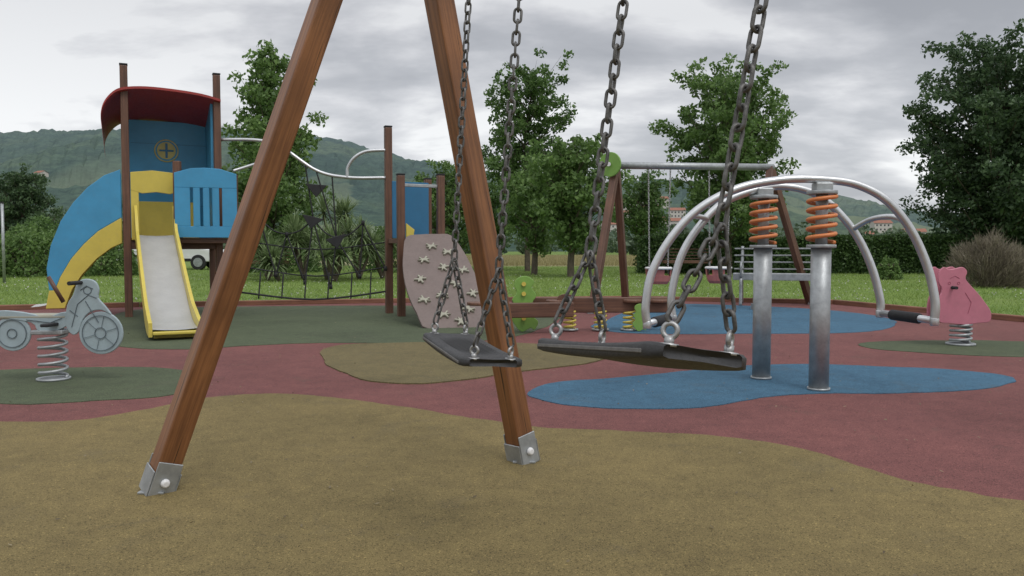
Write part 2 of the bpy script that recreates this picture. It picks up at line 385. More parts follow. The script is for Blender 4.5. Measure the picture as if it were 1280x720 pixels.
# aerial haze painted into the hill colour, stronger with distance from the park
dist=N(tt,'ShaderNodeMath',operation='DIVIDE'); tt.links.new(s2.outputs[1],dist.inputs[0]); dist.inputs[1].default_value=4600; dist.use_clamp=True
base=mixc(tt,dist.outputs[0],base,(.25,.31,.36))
tt.links.new(base,b.inputs['Base Color']); b.inputs['Roughness'].default_value=1; b.inputs['Specular IOR Level'].default_value=0
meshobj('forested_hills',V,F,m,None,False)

# ---------------------------------------------------------------- houses
def house(x,y,wd,dp,h,rz,wm=M_wall):
    z=max(0,hz(x,y)) if y>330 else 0
    e=top('house',(x,y,z)); mw=Matrix.Translation((x,y,z))@Matrix.Rotation(rz,4,'Z')
    def T(p): return mw@Vector(p)
    a,b_=wd/2,dp/2
    v=[T(p) for p in [(-a,-b_,-3),(a,-b_,-3),(a,b_,-3),(-a,b_,-3),(-a,-b_,h),(a,-b_,h),(a,b_,h),(-a,b_,h),(-a,0,h+dp*.22),(a,0,h+dp*.22)]]
    meshobj('walls',v,[(0,1,5,4),(1,2,6,9,5),(2,3,7,6),(3,0,4,8,7)],wm,e)
    o=.5; k=.22*dp; v=[T(p) for p in [(-a-o,-b_-o,h-.1),(a+o,-b_-o,h-.1),(a+o,0,h+k+.15),(-a-o,0,h+k+.15),(a+o,b_+o,h-.1),(-a-o,b_+o,h-.1)]]
    meshobj('roof',v,[(0,1,2,3),(3,2,4,5)],M_tile,e)
    for i in range(int(wd//2.6)):
        for fl in range(max(1,int(h//2.9))):
            cx_=-a+1.6+i*2.6; cz=1.5+fl*2.9
            v=[T(p) for p in [(cx_-.5,-b_-.03,cz-.6),(cx_+.5,-b_-.03,cz-.6),(cx_+.5,-b_-.03,cz+.6),(cx_-.5,-b_-.03,cz+.6)]]
            meshobj('window',v,[(0,1,2,3)],M_glass,e)
for (s,y,wd,h) in [(-.61,700,8,4),(-.585,720,7,4),(.165,520,14,7),(.18,560,12,6),(.195,540,16,7),(.15,600,18,7),(.172,640,13,6),(.205,620,12,6),(.455,420,12,5),(.475,450,14,5),(.49,430,11,5),(.44,520,14,6),(.46,560,12,6),(.12,560,10,6),(.50,520,14,6),(.16,700,12,6),(.185,720,12,6),(.14,680,12,6)]:
    house(s*y,y,wd,9,h,random.uniform(-.4,.4))

# ---------------------------------------------------------------- vegetation
L_mid=leafmat('leaf_mid_green',(.055,.11,.032),(.165,.27,.08),.42)
L_light=leafmat('leaf_light_green',(.075,.14,.04),(.21,.325,.10),.42)
L_dark=leafmat('leaf_dark_green',(.036,.072,.034),(.115,.18,.08),.36)
L_hedge=leafmat('leaf_hedge',(.030,.066,.02),(.10,.17,.05),.28,2)
L_far=leafmat('leaf_far',(.06,.095,.06),(.13,.18,.10),.2,.15)
L_purple=leafmat('leaf_heather',(.14,.12,.09),(.30,.26,.19),.3,2)
L_yucca=leafmat('leaf_yucca',(.10,.15,.06),(.28,.36,.17),.3,2)
def tree(name,x,y,H,Rr,cb,prof,nl,leafmat_,seed,leaf=.08,per=85,up=.55,trunk=.11,cr=.36,lean=0):
    rs=random.Random(seed); e=top(name,(x,y,0)); VV=[];FF=[]
    def add(P,Rd,seg=7):
        V,F=sweep(P,Rd,seg,False); o=len(VV); VV.extend(V); FF.extend([tuple(i+o for i in f) for f in F])
    tp=[Vector((x+math.sin(i*1.3+seed)*.06*i/3+lean*i/8,y+math.cos(i*1.7+seed)*.05*i/3,H*.96*i/8)) for i in range(9)]
    tp=catmull(tp,3); add(tp,[trunk*(1-.93*i/(len(tp)-1))+.006 for i in range(len(tp))],9)
    C=[]
    for i in range(nl):
        u=(i+rs.random()*.8)/nl; h=cb+(H*.97-cb)*u**.9
        k=min(len(tp)-1,int(max(0,h-.25*Rr)/(H*.96)*(len(tp)-1))); s=tp[k]
        a=i*2.39996+rs.uniform(-.4,.4); L=Rr*prof(u)*rs.uniform(.6,1.12)
        endp=Vector((s.x+math.cos(a)*L,s.y+math.sin(a)*L,min(H,h+up*L*rs.uniform(.3,1.2))))
        midp=s.lerp(endp,.5)+Vector((0,0,-.06*L))
        P=catmull([s,midp,endp],4); r0=trunk*.38*(1-u)+.012
        add(P,[r0*(1-.85*j/(len(P)-1)) for j in range(len(P))],5)
        nc=max(2,int(L/.33)+1)
        for j in range(nc):
            tt_=.28+.75*j/max(1,nc-1) if L>.5 else rs.random()
            p=s.lerp(endp,tt_)+Vector((rs.gauss(0,.15),rs.gauss(0,.15),rs.gauss(0,.12)))
            C.append((p.x,p.y,p.z,cr*rs.uniform(.55,1.25)*(1.1-.35*u)))
    meshobj('trunk_and_limbs',VV,FF,M_bark,e,True)
    C=np.array(C); n=per; pts=[]
    for cx_,cy_,cz_,r in C:
        m_=int(n*(r/cr)**2*rs.uniform(.6,1.2))+8
        q=RNG.normal(size=(m_,3)); q/=np.linalg.norm(q,axis=1)[:,None]; rad=r*RNG.uniform(.1,1.15,(m_,1))**.6
        q=q*rad*np.array([1,1,.72])+np.array([cx_,cy_,cz_]); pts.append(q)
    P=np.concatenate(pts); V,F=leafquads(P,leaf); npmesh('foliage',V,F,leafmat_,e)
    return e
cone=lambda u:(1-u)**.65*.95+.08 if u>.18 else .75+u
oval=lambda u:max(.1,math.sin(math.pi*(.12+.86*u))**.8)
wide=lambda u:max(.18,math.sin(math.pi*(.2+.76*u))**.6)
tree('sweetgum_tree',-7.45,25,7.3,1.75,1.0,lambda u:cone(u)*(1+.18*math.sin(u*19)),70,L_light,3,per=85)
tree('sweetgum_tree',.60,31,8.1,1.65,1.6,lambda u:oval(u*.85)*(1+.12*math.sin(u*23)),66,L_mid,11,per=85)
tree('young_maple_tree',1.80,24.5,4.35,1.35,1.15,oval,46,L_light,5,per=100,cr=.35)
tree('young_maple_tree',.75,27,3.8,1.0,1.0,oval,30,L_light,25,per=85,cr=.36)
tree('ash_tree',7.6,28,7.0,2.1,1.5,lambda u:wide(u)*(1+.18*math.sin(u*17)),86,L_light,21,per=80,up=.75)
tree('ash_tree',17.0,28,7.9,2.9,.7,lambda u:wide(u*.93)*(1+.12*math.sin(u*15)),112,L_dark,31,per=110,up=.6,cr=.42)
tree('young_maple_tree',5.9,36,4.3,1.3,1.4,oval,34,L_mid,44,per=80)
tree('young_maple_tree',-2.6,32,4.3,1.6,.6,oval,40,L_light,45,per=80)
tree('young_maple_tree',-1.0,36,4.0,1.4,.6,oval,34,L_mid,46,per=80)
tree('cypress_tree',-24.4,40,4.9,1.5,.3,lambda u:.95*(1-u)**.5+.1,60,L_dark,51,per=95,up=.9)
tree('cypress_tree',-26.4,42,4.3,1.5,.3,lambda u:.95*(1-u)**.5+.1,50,L_dark,52,per=95,up=.9)
tree('cypress_tree',-27.9,39,4.0,1.4,.3,lambda u:.95*(1-u)**.5+.1,50,L_dark,53,per=95,up=.9)

def bush(name,x,y,rx,ry,h,mat,n=5000,leaf=.06,seed=1,spiky=0):
    e=top(name,(x,y,0)); rs=np.random.default_rng(seed)
    q=rs.normal(size=(n,3)); q/=np.linalg.norm(q,axis=1)[:,None]; q[:,2]=np.abs(q[:,2])
    lump=np.array([1+.28*mnoise.noise(Vector((a*2.2+seed,b*2.2,c*2.2)))+.14*mnoise.noise(Vector((a*6,b*6+seed,c*6))) for a,b,c in q])
    rad=lump*rs.uniform(.45,1,n)**.35
    P=np.stack([x+q[:,0]*rx*rad,y+q[:,1]*ry*rad,q[:,2]*h*rad*.97],1)
    if spiky:
        out_=np.stack([q[:,0]*.6,q[:,1]*.6,q[:,2]+.35],1); out_/=np.linalg.norm(out_,axis=1)[:,None]; out_+=rs.normal(0,.35,out_.shape)
        sd_=np.cross(out_,rs.normal(size=out_.shape)); sd_/=np.linalg.norm(sd_,axis=1)[:,None]
        V=np.stack([P-sd_*.009,P+sd_*.009,P+out_*rs.uniform(.08,.2,(n,1))],1).reshape(-1,3)
        npmesh('foliage',V,np.arange(3*n).reshape(n,3),mat,e,3)
    else:
        V,F=leafquads(P,leaf); npmesh('foliage',V,F,mat,e)
    VV=[];FF=[]
    for i in range(9):
        a=i*2.4; p=[(x,y,0),(x+.4*rx*math.cos(a),y+.4*ry*math.sin(a),h*.4),(x+.7*rx*math.cos(a),y+.7*ry*math.sin(a),h*.72)]
        Vs,Fs=sweep(catmull(p,3),.018,5); o=len(VV); VV+=Vs; FF+=[tuple(k_+o for k_ in f_) for f_ in Fs]
    meshobj('stems',VV,FF,M_bark,e)
bush('shrub',-15.0,25,1.5,1.0,1.55,L_light,6500,seed=2)
bush('shrub',-13.4,26,1.2,1.0,1.35,L_light,5000,seed=3)
bush('shrub',-16.9,26,1.6,1.2,1.4,L_light,6000,seed=4)
bush('shrub',-17.6,30,1.6,1.2,2.0,L_mid,6000,seed=5)
bush('shrub',-8.6,30,1.5,1.2,1.6,L_mid,6000,seed=6)
bush('shrub',-4.2,30,1.8,1.2,1.9,L_mid,6000,seed=7)
bush('heather_bush',10.7,18,.80,.75,1.10,L_purple,11000,.045,seed=8,spiky=1)
bush('heather_bush',11.9,19,.6,.6,.9,L_purple,7000,.045,seed=18,spiky=1)
bush('round_shrub',10.6,22.5,.35,.35,.62,L_light,1800,.04,seed=9)
bush('round_shrub',13.0,22,.3,.3,.5,L_hedge,1500,.04,seed=10)
def hedge(name,x0,x1,y,dp,h,n):
    e=top(name,((x0+x1)/2,y,0)); f=RNG.uniform(0,1,n); X=RNG.uniform(x0,x1,n)
    side=f<.55; Z=np.where(side,RNG.uniform(0,h,n),h); Y=np.where(side,y-dp/2,RNG.uniform(y-dp/2,y+dp/2,n))
    b3=f>.9; Y=np.where(b3,y+dp/2,Y); Z=np.where(b3,RNG.uniform(0,h,n),Z)
    w_=np.array([mnoise.noise(Vector((a*.8,c*1.5,y)))*.10+mnoise.noise(Vector((a*3,c*3,y)))*.05 for a,c in zip(X,Z)])
    P=np.stack([X,Y-w_+RNG.normal(0,.04,n),np.maximum(0.02,Z+w_*(Z>h*.8)+RNG.normal(0,.03,n))],1)
    V,F=leafquads(P,.06); npmesh('foliage',V,F,L_hedge,e)
    box('inner_mass',((x0+x1)/2,y,h*.46),(x1-x0-.2,dp-.25,h*.9),L_hedge,e,0,.05)
hedge('clipped_hedge',4.4,18.4,28.5,1.1,1.28,42000)
hedge('clipped_hedge',18.0,30,24.5,1.1,1.25,22000)
hedge('clipped_hedge',-26,-18.3,27,1.1,1.3,12000)
def yucca(x,y,h,r,seed):
    rs=random.Random(seed); e=top('yucca_plant',(x,y,0)); V=[];F=[];TV=[];TF=[]
    heads=[(x+rs.uniform(-.35,.35),y+rs.uniform(-.3,.3),h*rs.uniform(.55,1)) for _ in range(4)]
    for hx,hy,hh in heads:
        Vs,Fs=sweep(catmull([(x,y,0),((x+hx)/2,(y+hy)/2,hh*.5),(hx,hy,hh)],3),.05,7); o=len(TV); TV+=Vs; TF+=[tuple(k_+o for k_ in f_) for f_ in Fs]
        for i in range(100):
            a=rs.uniform(0,6.28); el=rs.uniform(-.6,1.45); L=r*rs.uniform(.7,1.1)
            d_=Vector((math.cos(a)*math.cos(el),math.sin(a)*math.cos(el),math.sin(el))); sd=d_.cross(Vector((0,0,1)))
            sd=(sd.normalized() if sd.length>.01 else Vector((1,0,0)))*.019
            p0=Vector((hx,hy,hh)); p1=p0+d_*L*.55; p2=p0+d_*L+Vector((0,0,-.16*L)); o=len(V)
            V+=[p0-sd,p0+sd,p1+sd,p1-sd,p2]; F+=[(o,o+1,o+2,o+3),(o+3,o+2,o+4)]
    meshobj('stems',TV,TF,M_bark,e,True); meshobj('leaves',V,F,L_yucca,e)
for i,(x,y,h,r) in enumerate([(-5.1,22,1.3,.75),(-5.9,22.6,1.5,.8),(-4.3,22.4,1.5,.75),(-6.7,22,1.2,.75),(-3.8,23.4,1.1,.7),(-5.3,24,2.0,.8),(-4.7,21.2,.8,.65),(-6.2,21.3,.8,.65)]): yucca(x,y,h,r,i)
P=[]
for i in range(260):
    y=RNG.uniform(85,300); s=RNG.uniform(-.95,.95); x=s*y; hh=RNG.uniform(3,6.2)*(1+.35*(s<-.35))*(y/150)**.35; r=hh*.55
    n=260; q=RNG.normal(size=(n,3)); q/=np.linalg.norm(q,axis=1)[:,None]; q*=RNG.uniform(.5,1,(n,1))**.4
    P.append(q*np.array([r,r,hh*.5])+np.array([x,y,hh*.5]))
P=np.concatenate(P); V,F=leafquads(P,.42,asp=.7); npmesh('distant_trees',V,F,L_far)

# ---------------------------------------------------------------- near swing
sw=top('swing_set',(.2,1.8,0))
ap=Vector((-.40,2.95,2.5)); bd=Vector((.473,-.881,0)).normalized(); nrm=Vector((.951,.307,0))
end=ap+bd*3.5
def leg(foot,apx,ov=.12):
    foot=Vector(foot); d_=(Vector(apx)-foot).normalized()
    p0=foot+d_*.08; bar('leg',p0,Vector(apx)+d_*ov*0,.083,.083,M_wood,sw,.007,roll=R(12),ref=(bd.x,bd.y,0))
    m_=frame_z(foot,apx,R(12),(bd.x,bd.y,0)); wq=.046
    def plate(nm,sx,sy,ox,oy,z1=.12):
        a,b_=sx/2,sy/2; v=[]
        for z0 in (-.0,z1):
            v+=[(ox-a,oy-b_,z0),(ox+a,oy-b_,z0),(ox+a,oy+b_,z0),(ox-a,oy+b_,z0)]
        o=meshobj(nm,v,[(3,2,1,0),(4,5,6,7),(0,1,5,4),(1,2,6,5),(2,3,7,6),(3,0,4,7)],M_galv,sw,mw=m_); bevel(o,.002,1)
    plate('shoe_plate',.005,.095,wq,0,.09); plate('shoe_plate',.005,.095,-wq,0,.09); plate('shoe_back',.085,.005,0,wq,.125); plate('shoe_front',.085,.005,0,-wq,.125)
    for sgn in (1,-1):
        c0=m_@Vector((0,sgn*(wq+.003),.055)); c1=m_@Vector((0,sgn*(wq+.018),.055)); cyl('bolt_cap',c0,c1,.017,M_white,sw,18,.012,.004)
    bar('ground_plate',(foot.x-.045,foot.y,.012),(foot.x+.045,foot.y,.012),.09,.008,M_galv,sw,.002)
leg((-1.245,2.76,0),ap); leg((.048,3.16,0),ap)
leg(end-nrm*.68+Vector((0,0,-2.5)),end); leg(end+nrm*.68+Vector((0,0,-2.5)),end)
cyl('crossbeam',ap-bd*.12+Vector((0,0,-.06)),end+bd*.12+Vector((0,0,-.06)),.055,M_galv,sw,24)
for p in (ap,end): cyl('beam_collar',p-bd*.06+Vector((0,0,-.06)),p+bd*.06+Vector((0,0,-.06)),.085,M_galv,sw,24)
def link_geo(L,Wd,wr,ps=16,cs=6):
    r=(Wd/2-wr); st=(L/2-wr-r); path=[]
    for i in range(ps//2+1):
        a=math.pi*i/(ps//2); path.append((r*math.cos(a),st+r*math.sin(a)))
    for i in range(ps//2+1):
        a=math.pi+math.pi*i/(ps//2); path.append((r*math.cos(a),-st+r*math.sin(a)))
    n=len(path); V=[];F=[]
    for i,(px,pz) in enumerate(path):
        cx_,cz_=(0,st) if i<=ps//2 else (0,-st); d_=np.array([px-cx_,0,pz-cz_]); d_/=np.linalg.norm(d_)
        for k in range(cs):
            a=2*math.pi*k/cs; V.append(np.array([px,0,pz])+d_*math.cos(a)*wr+np.array([0,1,0])*math.sin(a)*wr)
    for i in range(n):
        for k in range(cs):
            F.append((i*cs+k,((i+1)%n)*cs+k,((i+1)%n)*cs+(k+1)%cs,i*cs+(k+1)%cs))
    return np.array(V),np.array(F)
def chain(name,A,B,L,Wd,wr,mat,parent,seed=0,sag=0):
    A=Vector(A);B=Vector(B); pitch=L-2*wr*2.05; n=max(1,round((B-A).length/pitch)); lv,lf=link_geo(L,Wd,wr)
    sc_=((B-A).length/n)/pitch; VV=[];FF=[]; rs=random.Random(seed); m_=frame_z(A,B); tw=rs.uniform(0,3); dtw=rs.uniform(-.01,.01)
    for i in range(n):
        c_=(i+.5)/n; roll=tw+dtw*i+(math.pi/2 if i%2 else 0)+rs.uniform(-.16,.16)
        Mx=m_@Matrix.Translation((sag*math.sin(math.pi*c_),0,(B-A).length*c_))@Matrix.Rotation(roll,4,'Z')@Matrix.Rotation(rs.uniform(-.05,.05),4,'X')
        a_=np.array(Mx); v=lv*np.array([1,1,sc_]); v=v@a_[:3,:3].T+a_[:3,3]; FF.append(lf+len(VV)*len(lv)); VV.append(v)
    o=npmesh(name,np.concatenate(VV),np.concatenate(FF),mat,parent); o.data.polygons.foreach_set('use_smooth',[True]*len(o.data.polygons)); return o
def torus(name,c_,nrm_,Rr,r,mat,parent,n=24,cs=8):
    nrm_=Vector(nrm_).normalized(); x=nrm_.orthogonal().normalized(); y=nrm_.cross(x); V=[];F=[]
    for i in range(n):
        a=2*math.pi*i/n; d_=x*math.cos(a)+y*math.sin(a)
        for k in range(cs):
            b_=2*math.pi*k/cs; V.append(Vector(c_)+d_*(Rr+r*math.cos(b_))+nrm_*r*math.sin(b_))
    for i in range(n):
        for k in range(cs): F.append((i*cs+k,((i+1)%n)*cs+k,((i+1)%n)*cs+(k+1)%cs,i*cs+(k+1)%cs))
    return meshobj(name,V,F,mat,parent,True)
def swing_seat(T1,B1,T2,B2,fork,nm,seed):
    T1,B1,T2,B2=map(Vector,(T1,B1,T2,B2)); e1=(B2-B1).normalized(); upv=((T1-B1).normalized()+(T2-B2).normalized()).normalized()
    e2=upv.cross(e1).normalized(); up=e1.cross(e2).normalized()
    for j,(T,B) in enumerate(((T1,B1),(T2,B2))):
        d_=(T-B).normalized(); Fk=B+d_*fork
        chain('chain',Fk,T,.042,.024,.0034,M_chain,sw,seed+j)
        cyl('beam_hanger',T,Vector((T.x,T.y,2.44)),.012,M_galv,sw)
        for s_ in (-1,1):
            A=B+e2*.048*s_; chain('seat_chain',A+up*.010,Fk,.040,.023,.0033,M_chain,sw,seed+5+j+s_)
            torus('eye_ring',A-up*.004,e1+e2*(.9*s_),.0100,.0038,M_ring,sw)
            cyl('eye_bolt',A-up*.026,A-up*.012,.007,M_ring,sw)
            cyl('washer',A-up*.0265,A-up*.022,.014,M_ring,sw)
    c0=(B1+B2)/2-up*.040; Lh=.225; Dh=.083; V=[];F=[]
    nx_=25
    prof_=[(-Dh,-.008),(-Dh,.008),(-Dh+.006,.0125),(-Dh+.02,.0135),(0,.012),(Dh-.02,.0135),(Dh-.006,.0125),(Dh,.008),(Dh,-.008),(Dh-.012,-.011),(0,-.009),(-Dh+.012,-.011)]
    for i in range(nx_):
        u=-1+2*i/(nx_-1); k_=1 if abs(u)<.9 else math.sqrt(max(.0,1-((abs(u)-.9)/.1)**2))*.25+.75
        for (a,b_) in prof_:
            V.append(c0+e1*(u*Lh)+e2*(a*k_)+up*(b_*(1 if abs(u)<.97 else .8)+.006*u*u))
    m_=len(prof_)
    for i in range(nx_-1):
        for k_ in range(m_): F.append((i*m_+k_,(i+1)*m_+k_,(i+1)*m_+(k_+1)%m_,i*m_+(k_+1)%m_))
    F.append(tuple(reversed(range(m_)))); F.append(tuple(range((nx_-1)*m_,nx_*m_)))
    o=meshobj(nm,V,F,M_seat,sw,True)
    for i in range(-9,10):
        p=c0+e1*(i*.019)+up*.0135; bar('grip_rib',p-e2*.055,p+e2*.055,.006,.004,M_seat,sw,.001,ref=up)
    for s_ in (-1,1):
        p=c0+e2*(Dh+.001)*s_+up*.0035; bar('rim',p-e1*Lh*.9,p+e1*Lh*.9,.003,.006,M_seatedge,sw,.001,ref=up)
swing_seat((-.083,2.433,2.40),(-.185,2.40,.62),(.087,2.044,2.40),(-.048,2.0,.60),.20,'rubber_seat',1)
swing_seat((.354,1.584,2.40),(.128,1.51,.695),(.574,1.21,2.40),(.263,1.11,.735),.15,'rubber_seat',20)

# ---------------------------------------------------------------- play tower
pt=top('play_tower_with_slide',(-4.4,10.4,0))
A_=Vector((.905,.425,0)).normalized(); Bk=Vector((-.425,.905,0)).normalized()
P1=Vector((-4.8,10.0,0)); P2=P1+A_*1.08; Q1=P1+Bk*1.0; Q2=P2+Bk*1.0
for p,z in ((P1,3.12),(P2,3.10),(Q1,2.6),(Q2,2.6)):
    bar('post',p,p+Vector((0,0,z)),.088,.088,M_woodd,pt,.01,roll=R(25)); box('post_cap',p+Vector((0,0,z+.012)),(.095,.095,.02),M_black,pt,R(25),.004)
def Zp(v,z): return Vector((v.x,v.y,z))
panel('platform',[(0,0),(1.08,0),(1.08,1.0),(0,1.0)],Zp(P1,.97),A_,Bk,.06,M_woodd,pt)
for p,q in ((P1,P2),(Q1,Q2),(P1,Q1),(P2,Q2)): bar('floor_beam',Zp(p,.9),Zp(q,.9),.05,.09,M_woodd,pt)
panel('back_panel',[(.04,0),(1.04,0),(1.04,1.60),(.04,1.60)],Zp(Q1,1.0)-Bk*.07,A_,Vector((0,0,1)),.03,M_blue,pt)
panel('side_panel',[(.06,.0),(.92,0),(.92,1.60),(.06,1.80)],Zp(P2,1.0)-A_*.06,Bk,Vector((0,0,1)),.03,M_blue,pt)
for i in range(3):
    bar('panel_seam',Zp(Q1,1.45+.42*i)-Bk*.088+A_*.06,Zp(Q1,1.45+.42*i)-Bk*.088+A_*1.02,.004,.006,M_blue2,pt,0)
em=Zp(Q1,2.2)+A_*.50-Bk*.095
M_embl=paint('emblem_tan',(.55,.48,.17),.5)
panel('emblem',circ(0,0,.155,32),em,A_,Vector((0,0,1)),.012,M_embl,pt)
panel('emblem_face',circ(0,0,.138,32),em-Bk*.009,A_,Vector((0,0,1)),.008,M_blue,pt)
panel('emblem_disc',circ(0,0,.118,32),em-Bk*.016,A_,Vector((0,0,1)),.008,M_embl,pt)
panel('emblem_mark',[(-.015,-.10),(.015,-.10),(.015,.10),(-.015,.10)],em-Bk*.023,A_,Vector((0,0,1)),.008,M_blue2,pt)
panel('emblem_mark',[(-.09,-.012),(.09,-.012),(.09,.012),(-.09,.012)],em-Bk*.0245,A_,Vector((0,0,1)),.006,M_blue2,pt)
pr=[(-.25,2.36),(-.26,2.50),(-.22,2.65),(-.12,2.78),(-.0,2.84),(.25,2.87),(.6,2.86),(.9,2.83),(1.12,2.78)]
pr=[ (p.x,p.z) for p in catmull([(a,0,b_) for a,b_ in pr],4)]
V=[];F=[];n=len(pr)
for off,zz in ((-.10,0),(1.02,-.27)):
    for th in (0,-.03):
        for a,z in pr:
            k_=1 if off<0 else .92
            V.append(P1+A_*(a)+Bk*off+Vector((0,0,z+th+zz*k_)))
for i in range(n-1):
    F+=[(i,i+1,2*n+i+1,2*n+i),(n+i+1,n+i,3*n+i,3*n+i+1),(i+1,i,n+i,n+i+1),(2*n+i,2*n+i+1,3*n+i+1,3*n+i)]
F+=[(0,2*n,3*n,n),(n-1,2*n-1,4*n-1,3*n-1)]
meshobj('curved_roof',V,F,M_red,pt)
ent=P1-Bk*.04
panel('entry_hood',[(.05,.62),(.05,.84),(.30,.87),(.62,.84),(.62,.62),(.5,.58),(.34,.60),(.18,.58)],Zp(ent,.97),A_,Vector((0,0,1)),.035,M_yellow,pt)
for x0,x1 in ((.05,.14),(.54,.62)): panel('entry_cheek',[(x0,0),(x1,0),(x1,.615),(x0,.615)],Zp(ent,.97),A_,Vector((0,0,1)),.03,M_yellow,pt)
panel('inner_yellow_wall',[(.1,0),(.9,0),(.9,.5),(.1,.5)],Zp(P1,1.0)+Bk*.85,A_,Vector((0,0,1)),.02,M_yellow,pt)
S1=Vector((-4.17,10.02,0)); S2=Vector((-3.53,10.22,0))
bar('short_post',S1+Vector((0,0,.9)),S1+Vector((0,0,1.95)),.085,.085,M_woodd,pt,.01); bar('short_post',S2+Vector((0,0,.9)),S2+Vector((0,0,1.80)),.075,.075,M_woodd,pt,.01)
ua=(S2-S1); Lb=ua.length; ua.normalize(); ub=Vector((ua.y,-ua.x,0))
o0=Zp(S1,1.0)+ub*.07
panel('barrier_bottom',[(-.03,0),(Lb+.03,0),(Lb+.03,.14),(-.03,.14)],o0,ua,(0,0,1),.03,M_blue,pt)
panel('barrier_top',[(-.03,.62),(Lb+.03,.62),(Lb+.03,.80),(Lb*.75,.86),(Lb*.5,.87),(Lb*.25,.86),(-.03,.80)],o0,ua,(0,0,1),.03,M_blue,pt)
for x0,x1 in ((-.03,.15),(.185,.265),(.30,.375),(.41,.49),(.525,Lb+.03)): 
    if x1>x0: panel('barrier_slat',[(x0,.14),(x1,.14),(x1,.62),(x0,.62)],o0,ua,(0,0,1),.028,M_blue,pt)
bar('front_board',Zp(S1,.96),Zp(S2,.96),.04,.06,M_woodd,pt)
panel('balcony_floor',[(0,0),(.6,0),(.6,.35),(0,.35)],Zp(S1,.975),ua,-ub,.04,M_woodd,pt)
sd=Vector((.455,-.890,0)).normalized(); sx=Vector((.890,.455,0)).normalized()
s0=P1+A_*.32-Bk*.06
prof_s=[(0,1.03),(.2,1.02),(.45,.91),(1.25,.56),(2.05,.24),(2.4,.14),(2.7,.11),(2.95,.11)]
prof_s=[(p.x,p.z) for p in catmull([(a,0,b_) for a,b_ in prof_s],5)]
V=[];F=[];W2=.200
n=len(prof_s)
for a,z in prof_s:
    for q in (-1,-.5,0,.5,1): V.append(s0+sd*a+sx*W2*q+Vector((0,0,z-.012*(1-q*q))))
for i in range(n-1):
    for k_ in range(4): F.append((i*5+k_,i*5+k_+1,(i+1)*5+k_+1,(i+1)*5+k_))
meshobj('slide_bed',V,F,M_slide,pt,True)
for q in (-1,1):
    V=[];F=[]
    for i,(a,z) in enumerate(prof_s):
        hh=.13 if 0<i<n-1 else .08
        if a<.35: hh=.13+.24*(1-a/.35)
        if a>2.5: hh=.13-.07*(a-2.5)/.45
        base=s0+sd*a+sx*(W2+.0)*q
        for (dx,dz) in ((.002,-.07),(.035,-.07),(.035,hh),(.002,hh)): V.append(base+sx*dx*q+Vector((0,0,z+dz)))
    for i in range(n-1):
        for k_ in range(4): F.append((i*4+k_,i*4+(k_+1)%4,(i+1)*4+(k_+1)%4,(i+1)*4+k_))
    F+=[(0,1,2,3),((n-1)*4+3,(n-1)*4+2,(n-1)*4+1,(n-1)*4)]
    o=meshobj('slide_side',V,F,M_yellow,pt)
bar('slide_lip',s0+sd*2.955+Vector((0,0,.075))-sx*.2,s0+sd*2.955+Vector((0,0,.075))+sx*.2,.09,.03,M_yellow,pt,.008,ref=(0,0,1))
box('slide_foot',s0+sd*2.72+Vector((0,0,.045)),(.36,.08,.09),M_yellow,pt,math.atan2(sx.y,sx.x))
La=-A_; blue_o=[(0,1.84),(.18,1.76),(.36,1.61),(.52,1.42),(.66,1.19),(.77,.90),(.82,.62),(.80,.36),(.74,.36),(.68,.52),(.56,.74),(.42,.92),(.26,1.08),(0,1.25)]
yel_o=[(0,1.245),(.26,1.075),(.42,.915),(.56,.735),(.68,.515),(.74,.355),(.80,.355),(.84,.14),(.64,.14),(.56,.36),(.45,.54),(.28,.74),(.12,.87),(0,.93)]
for off in (-.02,.55):
    o_=P1-A_*.06+Bk*off
    panel('slide_cheek_blue',blue_o,o_,La,(0,0,1),.035,M_blue,pt)
    panel('slide_cheek_yellow',yel_o,o_,La,(0,0,1),.040,M_yellow,pt)
bed=[(0,1.1),(.26,.98),(.42,.83),(.56,.64),(.68,.4),(.80,.2),(1.0,.16)]
bed=[(p.x,p.z) for p in catmull([(a,0,b_) for a,b_ in bed],4)]; V=[];F=[]
for a,z in bed: V+=[P1-A_*.06+La*a+Bk*.0+Vector((0,0,z)),P1-A_*.06+La*a+Bk*.53+Vector((0,0,z))]
for i in range(len(bed)-1): F.append((2*i,2*i+1,2*i+3,2*i+2))
meshobj('curved_slide_bed',V,F,M_slide,pt,True)

# ---------------------------------------------------------------- second tower with climbing wall
ct=top('climbing_wall_tower',(-1.2,10.3,0))
T=[Vector((-1.63,10.6,0)),Vector((-1.40,10.1,0)),Vector((-.92,10.35,0)),Vector((-1.15,10.95,0))]
for p,z in zip(T,(2.45,1.78,1.80,1.80)):
    bar('post',p,p+Vector((0,0,z)),.095,.095,M_woodd,ct,.01,roll=R(20)); box('post_cap',p+Vector((0,0,z+.012)),(.10,.10,.02),M_black,ct,R(20),.004)
e_=(T[2]-T[1]).normalized(); bk=Vector((-e_.y,e_.x,0))
panel('platform',[(0,0),(.55,0),(.55,.55),(0,.55)],Zp(T[1],.96),e_,bk,.06,M_woodd,ct)
oo=Zp(T[0],1.0)+Vector((.05,-.03,0)); e3=(T[3]-T[0]).normalized()
panel('rear_panel_a',[(0,0),(.55,0),(.55,.75),(0,.75)],oo,e3,(0,0,1),.03,M_blue2,ct)
panel('front_panel',[(.05,0),(.50,0),(.50,.68),(.05,.68)],Zp(T[3],1.0)-Vector((.46,.16,0)),(T[2]-T[1]),(0,0,1),.03,M_blue,ct)
for i in range(5): bar('panel_slot',Zp(T[3],1.12)-Vector((.46,.185,0))+e_*(.12+.08*i),Zp(T[3],1.58)-Vector((.46,.185,0))+e_*(.12+.08*i),.018,.012,M_blue2,ct,0)
